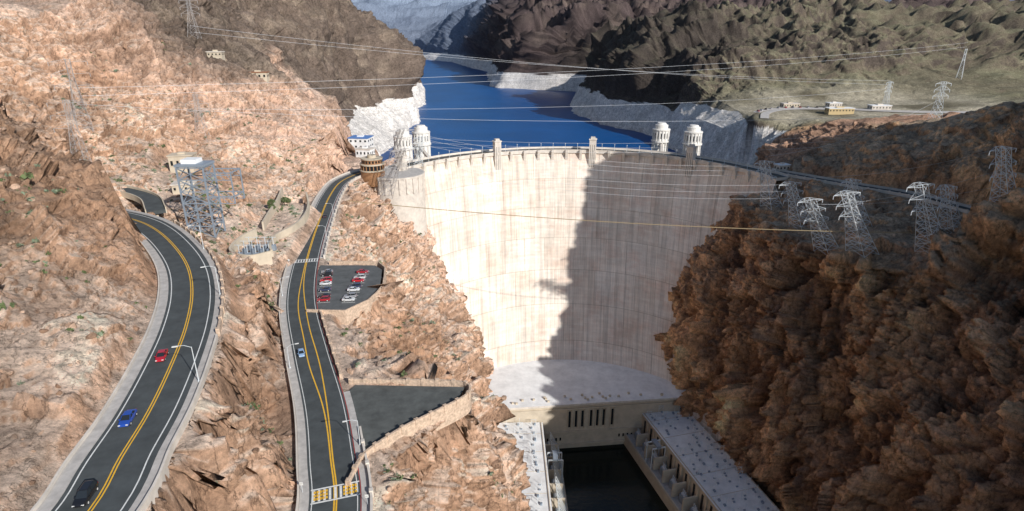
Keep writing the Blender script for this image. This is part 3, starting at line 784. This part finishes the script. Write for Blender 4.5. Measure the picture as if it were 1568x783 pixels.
def gantry():
    m=M();z0=10
    X0,X1,Y0,Y1=-138,-127,236,245
    lv=[z0+5*i for i in range(7)]
    cs=[(X0,Y0),(X1,Y0),(X1,Y1),(X0,Y1)]
    for a,b in zip(lv[:-1],lv[1:]):
        for c in range(4):
            p=cs[c];q=cs[(c+1)%4]
            m.beam((*p,a),(*p,b),.8);m.beam((*p,a),(*q,b),.36);m.beam((*q,a),(*p,b),.36);m.beam((*p,b),(*q,b),.5)
        m.beam(((X0+X1)/2,Y0,a),((X0+X1)/2,Y0,b),.4)
    for zz in(z0+18,z0+28):
        for yy in(Y0,Y1):
            m.beam((X1,yy,zz),(X1+11,yy,zz),.6);m.beam((X1,yy,zz-3),(X1+11,yy,zz-3),.4)
            for k in range(4):m.beam((X1+k*2.75,yy,zz),(X1+(k+1)*2.75,yy,zz-3),.3)
        m.beam((X1+11,Y0,zz),(X1+11,Y1,zz),.6)
    for yy in(Y0,Y1):m.beam((X1+11,yy,z0+15),(X1+11,yy,z0+28),.6)
    m.box(((X0+X1)/2,(Y0+Y1)/2,z0+30.9),(12,10,1.0),0,0)
    m.box(((X0+X1)/2-1,(Y0+Y1)/2,z0+32.3),(6,6,1.7),0,1)
    m.obj('cableway_gantry_tower',[bsteel,roofw])
gantry()
m=M()
for i in range(4):
    for j in range(3):
        x=-112+i*3.4;y=224+j*5;m.box((x,y,6.2),(1.6,1.6,2.4),0,1);m.beam((x,y,7),(x,y,11),.3);m.beam((x-1.5,y,10.8),(x+1.5,y,10.8),.25)
m.obj('substation',[steel,bsteel])
w=resample([(-98,222,5),(-104,217,5),(-111,219,5),(-117,226,5),(-119,240,5),(-117,252,5)],1)
wallalong('retaining_wall',w,0,4,.8,tan,base=4)
w=resample([(-100,226,2),(-103,232,2),(-106,246,2),(-103,262,2),(-104,280,2),(-109,300,2),(-116,318,3)],1)
wallalong('retaining_wall',w,0,6,.9,tan,base=4)
w=resample([(-118,262,5),(-122,280,5),(-126,300,5),(-132,325,6)],1)
wallalong('retaining_wall',w,0,4,.8,tan,base=3)

# ---------------- buildings ----------------
def building(name,x,y,z,sx,sy,h,rz,wall,roof,floors=1,drop=4,bays=4):
    m=M();ca,sa=math.cos(rz),math.sin(rz)
    m.box((x,y,z+h/2-drop/2),(sx,sy,h+drop),rz,0);m.box((x,y,z+h+.302),(sx+.9,sy+.9,.6),rz,1)
    m.box((x,y,z+h+1.1),(sx*.3,sy*.3,1.0),rz,0)
    def tr(a,b):return (x+a*ca-b*sa,y+a*sa+b*ca)
    for f in range(floors):
        zz=z+(f+.55)*h/floors
        for k in range(bays):
            a=(k+.5)/bays*sx-sx/2
            for s_ in(-1,1):
                p=tr(a,s_*(sy/2+.02));m.box((p[0],p[1],zz),(sx/bays*.4,.12,h/floors*.32),rz,2)
                p=tr(a,s_*(sy/2+.1));m.box((p[0],p[1],zz-h/floors*.2),(sx/bays*.5,.3,.15),rz,0)
        nb=max(2,int(bays*sy/sx))
        for k in range(nb):
            b=(k+.5)/nb*sy-sy/2
            for s_ in(-1,1):
                p=tr(s_*(sx/2+.02),b);m.box((p[0],p[1],zz),(.12,sy/nb*.4,h/floors*.32),rz,2)
    m.obj(name,[wall,roof,dark])
building('stone_building',-181,318,22,12,9,8,.2,tan,tan,1)
building('maintenance_shed',-164,285,18,10,8,4,.3,tan,conc,1)
building('office_building',-124,480,5,16,14,9,-.1,roofw,blue,2)
building('concrete_building',-115,455,3,12,9,6,-.2,roofw,conc,1)
building('hut',-190,455,ground(-190,455),14,7,5,.1,tan,brick,1,10)
building('hut',-212,440,ground(-212,440),10,6,3,.1,tan,conc,1,10)
building('plateau_building',330,600,20,26,8,4,.05,mat('yellow_wall',(.5,.38,.2)),roofw,1,4,8)
building('plateau_building',385,625,20,20,9,4,.0,conc,roofw,1,4,6)
building('plateau_building',300,645,20,18,8,4,.1,tan,conc,1,4,6)
building('plateau_building',350,650,20,14,8,4,.1,conc,roofw,1,4,5)
building('crest_building',196,418,0,9,6,4,.3,conc,roofw,1,4,3)
for k in range(12):
    t=16+k*4
    if t<len(roadD)-2:
        nD=offs(roadD)[t];p=roadD[t,:2]-nD*9.5;car(p[0],p[1],roadD[t,2]+.45,random.uniform(1.3,1.8),cols[k%7],k%2==0,'parked_car')
m=M();vx,vy=-97,400
m.cyl((vx,vy,-6),8.2,10,32,0);m.cyl((vx,vy,4.001),8.8,.8,32,1);m.cyl((vx,vy,4.802),7.8,3.4,32,2);m.cyl((vx,vy,8.203),8.6,.8,32,1);m.cyl((vx,vy,9.004),7.0,3.0,32,0);m.cyl((vx,vy,12.005),7.6,.7,32,1);m.cyl((vx,vy,12.706),3,2,16,1)
for k in range(20):
    a=2*math.pi*k/20;m.box((vx+7.9*math.cos(a),vy+7.9*math.sin(a),6.5),(.5,.5,3.3),a,0)
    m.box((vx+7.02*math.cos(a),vy+7.02*math.sin(a),10.5),(.3,1.2,1.6),a,2)
m.obj('visitor_centre',[copper,tan,dark])
m=M();m.cyl((-82,409,-45),19,44,48,0);m.cyl((-82,409,-.999),19.5,1.2,48,0);m.cyl((-82,409,.202),18.6,.1,48,1)
for k in range(24):
    a=2*math.pi*k/24;m.box((-82+19.2*math.cos(a),409+19.2*math.sin(a),-6),(.9,1.2,11),a,0)
m.obj('abutment_terrace',[conc,walk])
m=M()
P=resample([(-150,236,22),(-162,252,23),(-178,262,24),(-200,270,25)])
ribbon(m,P,-3.5,3.5,0,1,thick=1.6);ribbon(m,P,-3.9,-3.5,1,0,thick=2.8);ribbon(m,P,3.5,3.9,1,0,thick=2.8)
for i in range(2,len(P),6):m.box((P[i,0],P[i,1],P[i,2]-7),(1.4,5,11),.6,0)
m.obj('viaduct',[tan,asph])
# ---------------- cables ----------------
def wire(m,a,b,sag,r,n=24):
    a=Vector(a);b=Vector(b);pr=None
    for k in range(n+1):
        t=k/n;p=a.lerp(b,t);p.z-=4*sag*t*(1-t)
        if pr is not None:m.beam(pr,p,r,0,3)
        pr=p
m=M()
wire(m,(-88,300,9),(266,281,-3),5,.45);m.obj('cableway_cable',[bcable])
m=M()
ends=[((-72,386,33),(160,366,14)),((-70,386,30),(160,366,11)),((-71,387,26),(160,366,8)),((-66,366,22),(158,324,12)),((-66,366,18),(158,324,8)),((-66,366,14),(158,324,4)),((-68,438,20),(300,420,30)),((-68,438,17),(300,420,26)),((-68,438,14),(300,420,22)),((-225,440,98),(400,640,44)),((-225,440,94),(400,640,48)),((-225,310,66),(560,760,85)),((-225,310,62),(560,760,80)),((-225,310,58),(300,420,40)),((-190,360,50),(400,640,40)),((160,366,20),(300,420,50)),((158,324,16),(300,330,40)),((153,290,10),(300,300,30)),((163,276,14),(320,320,44)),((188,262,16),(320,300,32))]
for a,b in ends:wire(m,a,b,7,.13)
m.obj('power_lines',[cable])

# ---------------- vegetation & boulders ----------------
m=M();lf=mat('shrub_leaf',(.10,.13,.05),.8,noise=(.8,.6,1.5))
lf2=mat('sage_leaf',(.19,.23,.15),.8,noise=(.8,.6,1.4))
def shrub(x,y,z,r,mi,n=46):
    for _ in range(n):
        v=rng.normal(size=3);v/=np.linalg.norm(v);v[2]=abs(v[2]);rr=r*rng.uniform(.45,1)
        c=np.array([x,y,z])+v*rr*np.array([1,1,.8]);s=r*.2
        a=rng.normal(size=3)*s;b=rng.normal(size=3)*s
        m.add([c-a,c+b,c+a,c-b],[(0,1,2,3)],mi)
RJ=480
dA,_=segdist(roadA,X2[:RJ],Y2[:RJ]);dB,_=segdist(roadB,X2[:RJ],Y2[:RJ])
okm=(dA>9.5)&(dB>9)&(X2[:RJ]>-250)&(X2[:RJ]<20)&(Z2[:RJ]>-50)&(Z2[:RJ]<90)
area=np.abs(np.gradient(X2[:RJ],axis=1))
okS=okm&(N2[:RJ,:,2]>.45)
for (xa,xb,ya,yb2) in((-84,-48,182,232),(-48,-10,110,141)):
    okS&=~((X2[:RJ]>xa)&(X2[:RJ]<xb)&(Y2[:RJ]>ya)&(Y2[:RJ]<yb2))
cj,ck=np.where(okS);wt=area[cj,ck]
wS=wt*np.clip(.15+np.clip(vn(X2[cj,ck]/14,Y2[cj,ck]/14,Z2[cj,ck]/14,77),0,1)*2.5,0,None)
wt=wt/wt.sum();wS=wS/wS.sum()
for s_ in rng.choice(len(cj),1700,replace=False,p=wS):
    j,k=cj[s_],ck[s_];r=rng.uniform(.4,1.1)*(1.0 if rng.random()<.86 else 1.7)
    shrub(X2[j,k],Y2[j,k],Z2[j,k]-.1,r,int(rng.random()<.45),28)
m.obj('desert_shrubs',[lf,lf2])
bm=bmesh.new();bmesh.ops.create_icosphere(bm,subdivisions=2,radius=1)
IV=np.array([v.co[:] for v in bm.verts]);IF=[[v.index for v in f.verts] for f in bm.faces];bm.free()
m=M()
for s_ in rng.choice(len(cj),1600,replace=False,p=wt):
    j,k=cj[s_],ck[s_];r=.35+rng.exponential(.5);r=min(r,2.8)
    V=IV.copy()
    for _ in range(9):
        nn=rng.normal(size=3);nn/=np.linalg.norm(nn);dd=rng.uniform(.45,.8)
        pr_=V@nn;ov=pr_>dd;V[ov]-=np.outer(pr_[ov]-dd,nn)
    V*=np.array([1,rng.uniform(.7,1),rng.uniform(.6,.95)])*r
    a=rng.uniform(0,6.28);ca_,sa_=math.cos(a),math.sin(a)
    V=np.stack([V[:,0]*ca_-V[:,1]*sa_,V[:,0]*sa_+V[:,1]*ca_,V[:,2]],1)
    V+=np.array([X2[j,k],Y2[j,k],Z2[j,k]+.15*r])
    m.add(V.tolist(),IF,int(rng.random()<.35))
m.obj('boulders',[rockmat('boulder_rock',(.68,.47,.34)),rockmat('boulder_rock_dark',(.44,.28,.19))])
def tree(x,y,z,h):
    t=M()
    t.beam((0,0,0),(.1,0,h*.5),.3,0,6)
    for k in range(5):
        a=k*1.3;t.beam((.1,0,h*.4),(h*.25*math.cos(a),h*.25*math.sin(a),h*.75),.12,0,5)
    for _ in range(260):
        v=rng.normal(size=3);v/=np.linalg.norm(v);rr=h*.38*rng.uniform(.3,1)**.6
        c=np.array([0,0,h*.68])+v*rr*np.array([1,1,.75]);a=rng.normal(size=3)*.16*h*.3;b=rng.normal(size=3)*.16*h*.3
        t.add([c-a,c+b,c+a,c-b],[(0,1,2,3)],1)
    o=t.obj('desert_tree',[stone,lf]);o.location=(x,y,z)
for x,y,h in((-124,290,5),(-127,297,6),(-121,304,5),(-126,312,5)):tree(x,y,ground(x,y),h)

# ---------------- light, sky, camera ----------------
AZ,EL=41,29
w=bpy.data.worlds.new("World");scene.world=w;w.use_nodes=True
sk=w.node_tree.nodes.new('ShaderNodeTexSky');sk.sky_type='NISHITA';sk.sun_disc=False
sk.sun_elevation=math.radians(EL);sk.sun_rotation=math.radians(180-AZ);sk.air_density=1;sk.dust_density=.4
bg=w.node_tree.nodes['Background'];bg.inputs['Strength'].default_value=.10
w.node_tree.links.new(sk.outputs[0],bg.inputs['Color'])
sd=bpy.data.lights.new('sun','SUN');sd.energy=5.0;sd.angle=math.radians(.5);sd.color=(1,.97,.93)
so=bpy.data.objects.new('sun',sd);scene.collection.objects.link(so)
a=math.radians(AZ);e=math.radians(EL)
to=Vector((math.sin(a)*math.cos(e),-math.cos(a)*math.cos(e),math.sin(e)))
so.rotation_euler=to.to_track_quat('Z','Y').to_euler();so.location=(0,0,300)
cd=bpy.data.cameras.new('camera');cam=bpy.data.objects.new('camera',cd);scene.collection.objects.link(cam)
cam.location=(0,0,90);cam.rotation_euler=(math.radians(90-20.5),0,0);cd.sensor_width=36;cd.lens=36*890/1568;cd.clip_end=30000;cd.clip_start=1
scene.camera=cam
scene.view_settings.view_transform='Standard';scene.view_settings.look='None';scene.view_settings.exposure=0
